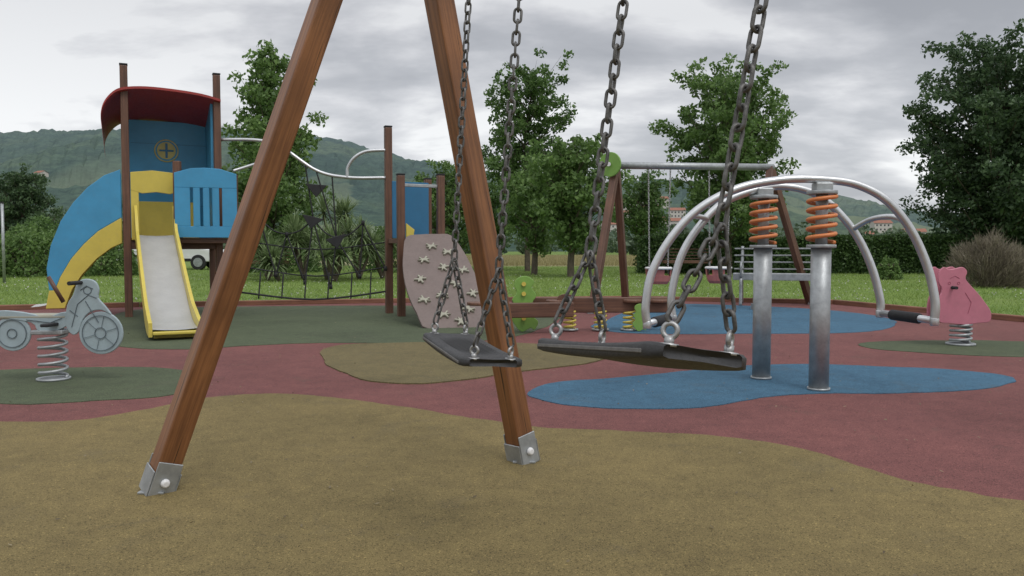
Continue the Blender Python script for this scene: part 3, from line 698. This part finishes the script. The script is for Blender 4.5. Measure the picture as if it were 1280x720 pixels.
bar('top_rail',Zp(T[1],1.66),Zp(T[2],1.66),.035,.04,M_galv,ct)
panel('yellow_gate',[(.05,0),(.14,0),(.16,.12),(.05,.2)],Zp(T[1],.98)-bk*.05,e_,(0,0,1),.03,M_yellow,ct)
wt=Vector((-1.01,10.0,1.0)); wb=Vector((-.50,8.65,.0)); wu=(wt-wb); WL=wu.length; wu.normalize(); wx=Vector((.97,.24,0)); wx=(wx-wu*wx.dot(wu)).normalized()
wo=[(-.38,0),(-.48,.3),(-.51,.7),(-.48,1.1),(-.41,1.45),(-.31,WL+.02),(-.12,WL+.06),(.10,WL+.05),(.26,WL),(.33,1.4),(.35,1.0),(.37,.5),(.38,0)]
panel('climbing_wall',wo,wb,wx,wu,.035,M_mauve,ct,1,3)
wn=wx.cross(wu).normalized()
if wn.y>0: wn=-wn
rs=random.Random(4)
for (a,b_) in [(-.2,.22),(.1,.28),(.22,.55),(-.14,.55),(.06,.75),(-.32,.88),(.0,1.08),(.22,1.0),(-.2,1.25),(.12,1.38),(-.04,.08),(-.05,1.52),(-.36,.5)]:
    r_=rs.uniform(0,6.28); ux=Matrix.Rotation(r_,3,wn)@wx; uy=Matrix.Rotation(r_,3,wn)@wu
    panel('gecko_hold',[(0,.05),(.012,.022),(.04,.038),(.046,.028),(.016,.004),(.014,-.012),(.042,-.03),(.034,-.04),(.006,-.022),(0,-.06),(-.008,-.022),(-.036,-.036),(-.042,-.026),(-.014,-.01),(-.016,.006),(-.044,.03),(-.036,.042),(-.012,.024)],wb+wx*a+wu*b_+wn*.032,ux,uy,.028,M_beige,ct,1.4)
for s_ in (-.25,.25): bar('wall_support',wb+wx*s_+wu*.5-wn*.04,wb+wx*s_+wu*1.5-wn*.04,.05,.04,M_woodd,ct)

# ---------------------------------------------------------------- rope bridge
rb=top('rope_climbing_net',(-2.6,10.4,0))
tube('steel_rail',[(-3.80,10.5,2.28),(-3.3,10.5,2.27),(-3.0,10.5,2.18),(-2.55,10.5,1.88),(-2.15,10.5,1.79),(-1.66,10.55,1.79)],.022,M_steel,rb)
tube('steel_rail',[(-3.55,10.25,1.85),(-3.42,10.3,1.90),(-3.2,10.35,1.98),(-2.85,10.4,2.10)],.020,M_steel,rb)
tube('steel_hoop',[(-2.15,10.5,1.79),(-2.14,10.5,1.92),(-2.05,10.5,2.05),(-1.9,10.52,2.13),(-1.66,10.55,2.15)],.022,M_steel,rb)
gn=[(-3.45,.62),(-3.1,.52),(-2.72,.42),(-2.38,.36),(-2.0,.5),(-1.66,.6)]
tn=[(-3.45,2.2),(-3.05,2.15),(-2.7,1.98),(-2.35,1.83),(-1.95,1.79)]
mid=[(-3.3,1.25),(-2.95,1.05),(-2.6,1.25),(-2.3,1.0),(-1.95,1.2)]
def rope(a,b_,sag=.05,y0=10.5,y1=10.5,r=.010):
    p=Vector((a[0],y0,a[1])); q=Vector((b_[0],y1,b_[1])); m_=(p+q)/2-Vector((0,0,sag)); tube('rope',[p,m_,q],r,M_black,rb,4,6)
for i in range(5):
    rope(mid[i],gn[i],.01); rope(mid[i],gn[i+1],.01)
    if i<4: rope(mid[i],mid[i+1],.05)
for i in (2,3): rope(tn[i],mid[i],.0)
rope((-3.5,.62),(-1.66,.62),.12,10.5,10.6); rope((-3.5,.30),(-1.66,.30),.10,10.3,10.5,.014); rope((-3.5,.95),(-1.66,.95),.10,10.7,10.7)
for x_ in (-3.3,-3.0,-2.7,-2.4,-2.1,-1.85): rope((x_,.21),(x_,.55),0,10.4,10.5)
for i,(x_,z_) in enumerate(mid):
    if i in (2,3): panel('rubber_triangle',[(-.14,-.02),(.13,.06),(.02,-.14)] if i%2 else [(-.14,.06),(.14,.0),(-.03,-.13)],(x_,10.48,z_+.0),(1,.2,0),(0,0,1),.02,M_black,rb)
for (x_,z_) in ((-2.56,1.66),):
    panel('rubber_triangle',[(-.14,.05),(.14,.03),(.0,-.13)],(x_,10.5,z_),(1,.2,0),(0,0,1),.02,M_black,rb)
rope((-2.55,1.86),(-2.3,1.0),0)
for (x_,z_) in gn+mid: cyl('rope_joint',(x_,10.5,z_-.03),(x_,10.5,z_+.03),.022,M_black,rb,10)

# ---------------------------------------------------------------- motorcycle springer
mo=top('motorcycle_spring_rider',(-2.93,5.1,0)); u_=.0049; OX=Vector((-2.92,5.10,.012))
X_=Vector((1,.06,0)).normalized(); Zv=Vector((0,0,1))
SPX=-2.97
spring('coil_spring',(SPX,5.15,.015),.080,.30,5.2,.0105,M_galv,mo); cyl('base_plate',(SPX,5.15,.009),(SPX,5.15,.022),.10,M_galv,mo,32)
box('spring_head',(SPX,5.15,.322),(.20,.16,.028),M_galv,mo,.06,.006)
box('seat_board',(-3.08,5.16,.42),(.46,.16,.03),M_beige,mo,.06,.012)
box('seat_riser',(SPX,5.16,.37),(.09,.11,.07),M_galv,mo,.06,.006)
o_=OX
panel('wheel',circ(58,62,28,32),o_,X_,Zv,.016,M_moto,mo,u_)
panel('fairing',[(14,72),(16,98),(24,112),(30,128),(40,133),(52,130),(57,120),(56,108),(64,98),(72,86),(60,92),(46,90),(36,80),(30,64),(22,60)],o_+Vector((0,-.003,0)),X_,Zv,.018,M_moto,mo,u_,3)
panel('tank_and_seat',[(-70,92),(-40,90),(-10,84),(14,90),(18,74),(-4,64),(-22,66),(-30,76),(-72,84)],o_+Vector((0,-.001,0)),X_,Zv,.017,M_moto,mo,u_,3)
panel('rear_wheel',circ(-54,62,23,32),o_+Vector((0,.002,0)),X_,Zv,.014,M_moto,mo,u_)
def line(pts,w_=.0026,closed=False,par=mo,org=OX,yo=-.014,mat=M_motod,sc2=u_,xx=X_):
    P=[org+xx*(a*sc2)+Zv*(b_*sc2)+Vector((0,yo,0)) for a,b_ in pts]
    if closed: P=P+[P[0]]
    V,F=sweep(P,w_,6); meshobj('engraved_line',V,F,mat,par)
line(circ(58,62,23),closed=True); line(circ(58,62,7),closed=True); line(circ(-54,62,18),closed=True,yo=-.010); line(circ(-54,62,6),closed=True,yo=-.010)
for k_ in range(6):
    a=k_*math.pi/3+.3; line([(58+7*math.cos(a),62+7*math.sin(a)),(58+23*math.cos(a),62+23*math.sin(a))],.0016)
line([(22,70),(30,100),(44,112),(54,108)]); line([(34,118),(42,124),(50,120)]); line([(40,104),(56,76)]); line([(30,84),(20,92)]); line([(-35,80),(-5,76),(10,82)]); line(circ(43,118,5,12),closed=True)
cyl('handlebar',(-2.75,4.96,.64),(-2.75,5.26,.64),.013,M_black,mo,12)
cyl('grip_lever',(-2.82,5.02,.52),(-2.90,5.0,.68),.013,M_woodd,mo,12)
box('foot_rest',(-2.92,5.15,.375),(.05,.36,.02),M_black,mo,0,.006)

# ---------------------------------------------------------------- bear springer
be=top('bear_spring_rider',(3.97,7.05,0)); OB=Vector((3.95,7.0,.012)); ub_=.007
spring('coil_spring',(3.97,7.05,.02),.082,.19,4,.012,M_galv,be); cyl('base_plate',(3.97,7.05,.009),(3.97,7.05,.025),.12,M_galv,be,32)
for yy in (-.03,.13):
    panel('bear_panel',[(-33,30),(-36,45),(-34,58),(-30,70),(-35,80),(-34,92),(-28,98),(-22,95),(-14,96),(-4,98),(2,92),(0,84),(6,76),(16,66),(26,54),(34,42),(33,30),(18,28),(0,26),(-18,28)],OB+Vector((0,yy,0)),X_,Zv,.018,M_pink,be,ub_,3)
def bl(pts,closed=False): line(pts,.0025,closed,be,OB,-.040,M_pinkd,ub_)
bl([(-20,84),(-14,87),(-8,84)]); bl(circ(-21,78,1.6,10),True); bl(circ(-9,78,1.6,10),True); bl([(0,66),(8,54),(4,40)])
box('seat_board',(4.02,7.05,.36),(.22,.15,.03),M_beige,be,0,.01); cyl('handle',(3.83,6.88,.52),(3.83,7.24,.52),.014,M_black,be,12); box('spring_head',(3.97,7.05,.225),(.18,.15,.025),M_galv,be,0,.005)

# ---------------------------------------------------------------- arched spring rocker
ro=top('arched_spring_rocker',(1.73,4.97,0))
for (x_,y_) in ((1.63,5.2),(1.845,4.78)):
    cyl('support_post',(x_,y_,.009),(x_,y_,.86),.058,M_galv,ro,28); cyl('flange',(x_,y_,.86),(x_,y_,.88),.085,M_galv,ro,28,None,.004)
    cyl('post_collar',(x_,y_,.009),(x_,y_,.022),.066,M_galv,ro,28)
    spring('orange_spring',(x_,y_,.88),.078,.30,5.0,.0125,M_orange,ro); cyl('inner_core',(x_,y_,.88),(x_,y_,1.18),.035,M_galv,ro,16)
    cyl('top_plate',(x_,y_,1.177),(x_,y_,1.20),.088,M_galv,ro,28,None,.004); box('clamp',(x_,y_,1.222),(.10,.09,.05),M_galv,ro,0,.008)
near=[(.80,4.72,.41),(.79,4.72,.52),(.83,4.73,.72),(.95,4.74,.93),(1.12,4.75,1.10),(1.35,4.76,1.215),(1.62,4.78,1.265),(1.85,4.78,1.265),(2.05,4.78,1.235),(2.22,4.76,1.14),(2.36,4.75,.97),(2.46,4.74,.75),(2.50,4.72,.55),(2.50,4.72,.43)]
far=[(1.04,5.16,.41),(1.03,5.16,.55),(1.09,5.17,.80),(1.21,5.18,1.0),(1.38,5.2,1.16),(1.62,5.2,1.245),(1.80,5.2,1.255),(1.98,5.2,1.20),(2.12,5.19,1.08),(2.24,5.18,.92),(2.33,5.17,.72),(2.38,5.16,.52),(2.38,5.16,.44)]
tube('arch_tube',near,.025,M_steel,ro,8,16); tube('arch_tube',far,.025,M_steel,ro,8,16)
for a,b_ in ((near[0],far[0]),(near[-1],far[-1])):
    a=Vector(a);b_=Vector(b_); a2=a+Vector((0,0,-.0)); cyl('end_bar',a2,b_,.022,M_steel,ro,16)
    cyl('black_grip',a.lerp(b_,.25),a.lerp(b_,.78),.033,M_black,ro,20,None,.01)
    for p in (a,b_): cyl('end_cap',Vector(p)-Vector((0,0,.03)),Vector(p)+Vector((0,0,.02)),.026,M_steel,ro,16,None,.006)
tube('hand_loop',[(.93,4.74,.90),(1.05,4.9,1.03),(1.15,5.05,1.06),(1.26,5.18,1.05)],.017,M_steel,ro)
tube('hand_loop',[(2.20,5.18,.98),(2.26,5.05,1.04),(2.33,4.9,1.05),(2.36,4.76,1.00)],.017,M_steel,ro)

# ---------------------------------------------------------------- seesaw on springs
ss=top('spring_seesaw',(.9,8.3,0))
bar('plank',(.22,8.3,.275),(1.66,8.3,.275),.055,.16,M_woodd,ss,.01,ref=(0,0,1))
bar('plank_lower',(-.3,7.9,.245),(.62,8.05,.245),.05,.15,M_woodd,ss,.01,ref=(0,0,1))
for x_ in (.60,.92,1.22): spring('yellow_spring',(x_,8.3,.012),.06,.235,4.5,.011,M_yellow,ss); 
for x_ in (.60,.92,1.22): cyl('spring_foot',(x_,8.3,.012),(x_,8.3,.028),.09,M_galv,ss)
for x_,y_ in ((-.34,7.88),(.1,8.3),(.45,8.2),(1.52,8.3),(1.25,8.3)): cyl('round_seat',(x_,y_,.30),(x_,y_,.335),.105,M_woodd,ss,24,None,.01)
scal=[(0,-.02),(.09,.02),(.13,.0),(.17,.08),(.12,.14),(.16,.2),(.11,.28),(.15,.35),(.1,.43),(.13,.49),(.05,.55),(-.04,.53),(-.08,.46),(-.05,.38),(-.10,.31),(-.06,.22),(-.11,.14),(-.07,.05)]
panel('scalloped_panel',scal,(.10,8.15,.03),(1,.1,0),(0,0,1),.02,M_green,ss,1,3)
for z_ in (.15,.27,.40,.50): cyl('yellow_knob',(.12,8.11,z_),(.12,8.14,z_),.022,M_yellow,ss,16)
panel('small_panel',[(a*.55,b_*.5) for a,b_ in scal],(1.30,8.2,.02),(1,.0,0),(0,0,1),.02,M_green,ss,1,3)
panel('arched_handle',[(-.09,0),(.09,0),(.07,.05),(.0,.07),(-.07,.05)],(.55,8.15,.33),(1,0,0),(0,0,1),.02,M_woodd,ss,1,2)
tube('handle',[(1.42,8.3,.30),(1.42,8.3,.48),(1.40,8.2,.50),(1.40,8.4,.50)],.014,M_galv,ss)

# ---------------------------------------------------------------- far toddler swing
fs=top('toddler_swing_set',(2.6,11.5,0))
la=Vector((1.45,11.2,2.02)); ra=Vector((3.80,11.85,2.06)); fd=(ra-la).normalized(); fn=Vector((-fd.y,fd.x,0))
for ap_,f1_,f2_ in ((la,(1.05,10.55,0),(1.68,11.75,0)),(ra,(3.42,11.2,0),(4.62,12.35,0))):
    for f_ in (f1_,f2_): bar('leg',f_,ap_,.095,.095,M_woodd,fs,.008); box('foot_plate',Vector(f_)+Vector((0,0,.05)),(.11,.11,.09),M_galv,fs,0,.004)
cyl('crossbeam',la-fd*.05,ra+fd*.05,.050,M_galv,fs,20)
panel('green_cap',circ(0,0,.17,28),la+Vector((-.1,-.12,.0)),Vector((.8,-.6,0)),(0,0,1),.03,M_green,fs); cyl('cap_bolt',la+Vector((-.12,-.15,0)),la+Vector((-.13,-.18,0)),.03,M_white,fs,14)
M_cr=paint('cradle_shell',(.45,.16,.15),.5)
for k_ in (.27,.66):
    c_=la.lerp(ra,k_)
    for s_ in (-.17,.17):
        q=c_+fd*s_; chain('chain',(q.x-fd.x*s_*.15,q.y,.56),(q.x,q.y,1.98),.05,.026,.005,M_ring,fs,3)
    V=[];F=[];nS=20; rings=[(.12,.36),(.15,.40),(.17,.48),(.18,.58),(.165,.58),(.155,.48),(.13,.42),(.0,.385)]
    for r_,z_ in rings:
        for i in range(nS):
            a=2*math.pi*i/nS; V.append(Vector((c_.x+r_*math.cos(a)*1.05,c_.y+r_*math.sin(a)*.85,z_)))
    for j in range(len(rings)-1):
        for i in range(nS):
            if j in (2,4) and i%5 in (1,2): continue
            F.append((j*nS+i,j*nS+(i+1)%nS,(j+1)*nS+(i+1)%nS,(j+1)*nS+i))
    meshobj('cradle_seat',V,F,M_cr,fs); torus('cradle_rim',(c_.x,c_.y,.585),(0,0,1),.178,.018,M_white,fs)

# ---------------------------------------------------------------- benches
def bench(name,x,y,rz,wd,mat,frame,slats=True):
    e=top(name,(x,y,0)); m_=Matrix.Translation((x,y,0))@Matrix.Rotation(rz,4,'Z')
    P=lambda a,b_,c_: m_@Vector((a,b_,c_))
    for i in range(4): bar('seat_slat',P(-wd/2,-.20+.12*i,.44),P(wd/2,-.20+.12*i,.44),.03,.10,mat,e,.005,ref=(0,0,1))
    for i in range(4):
        z_=.55+.105*i; bar('back_slat',P(-wd/2,.24+.03*i,z_),P(wd/2,.24+.03*i,z_),.022,.085,mat,e,.005,ref=(0,0,1),roll=R(90))
    for s_ in (-1,1):
        a=s_*(wd/2-.12)
        tube('end_frame',[P(a,-.28,0),P(a,-.24,.25),P(a,-.20,.42),P(a,.1,.42),P(a,.22,.5),P(a,.33,.9)],.024,frame,e,4,8)
        tube('rear_leg',[P(a,.32,0),P(a,.22,.25),P(a,.12,.42)],.024,frame,e,4,8); tube('armrest',[P(a,-.22,.42),P(a,-.24,.62),P(a,-.05,.65),P(a,.25,.63)],.018,frame,e,4,8)
bench('metal_park_bench',4.05,12.1,R(-18),1.35,M_galv,M_galv)
bench('wooden_park_bench',-8.1,26,0,1.6,M_kerb,M_black); bench('wooden_park_bench',5.9,27,0,1.6,M_woodd,M_black)

# ---------------------------------------------------------------- parked car
CX=-14.3; CY=34
car=top('parked_car',(CX,CY,0))
prof_c=[(-2.1,.35),(-2.12,.75),(-1.95,1.02),(-1.6,1.38),(-1.2,1.5),(.1,1.5),(.55,1.38),(1.05,.98),(1.85,.84),(2.08,.66),(2.1,.35)]
def shell(nm,prf,hw,mat,inset=.0,zc_=1.0):
    V=[];F=[];n=len(prf)
    for s_ in (-1,-.86,.86,1):
        for a,z in prf:
            tum=(max(0,z-zc_)*.28); V.append(Vector((CX+a,CY+s_*(hw-tum)*(1),z-(.03 if abs(s_)==1 and z>1.3 else 0))))
    for k_ in range(3):
        for i in range(n): F.append((k_*n+i,k_*n+(i+1)%n,(k_+1)*n+(i+1)%n,(k_+1)*n+i))
    F+=[tuple(reversed(range(n))),tuple(range(3*n,4*n))]
    o=meshobj(nm,V,F,mat,car); bevel(o,.04,2); return o
shell('body',prof_c,.85,M_white)
for pts in ([(-1.75,1.0),(-1.45,1.36),(-.72,1.42),(-.72,1.0)],[(-.64,1.0),(-.64,1.42),(.08,1.42),(.45,1.28),(.72,1.0)]):
    panel('side_window',[(a,z-1.0) for a,z in pts],(CX,CY-.862,1.0),(1,0,0),Vector((0,.28,1)),.02,M_glass,car)
for a in (-1.3,1.3):
    for s_ in (-1,1):
        cyl('tyre',(CX+a,CY+s_*.70,.32),(CX+a,CY+s_*.88,.32),.32,M_tyre,car,28,None,.03); cyl('hub',(CX+a,CY+s_*.87,.32),(CX+a,CY+s_*.895,.32),.19,M_galv,car,20)
box('tail_lamp',(CX-2.05,CY-.8,.85),(.1,.12,.22),M_red,car); box('head_lamp',(CX+1.95,CY-.78,.7),(.2,.12,.13),M_glass,car); box('sill',(CX,CY-.84,.42),(2.0,.04,.12),M_tyre,car)
po=top('metal_post',(-12.7,20,0)); cyl('pole',(-12.7,20,0),(-12.7,20,2.0),.035,M_galv,po); cyl('pole_cap',(-12.7,20,2.0),(-12.7,20,2.03),.04,M_black,po)
print('OK')
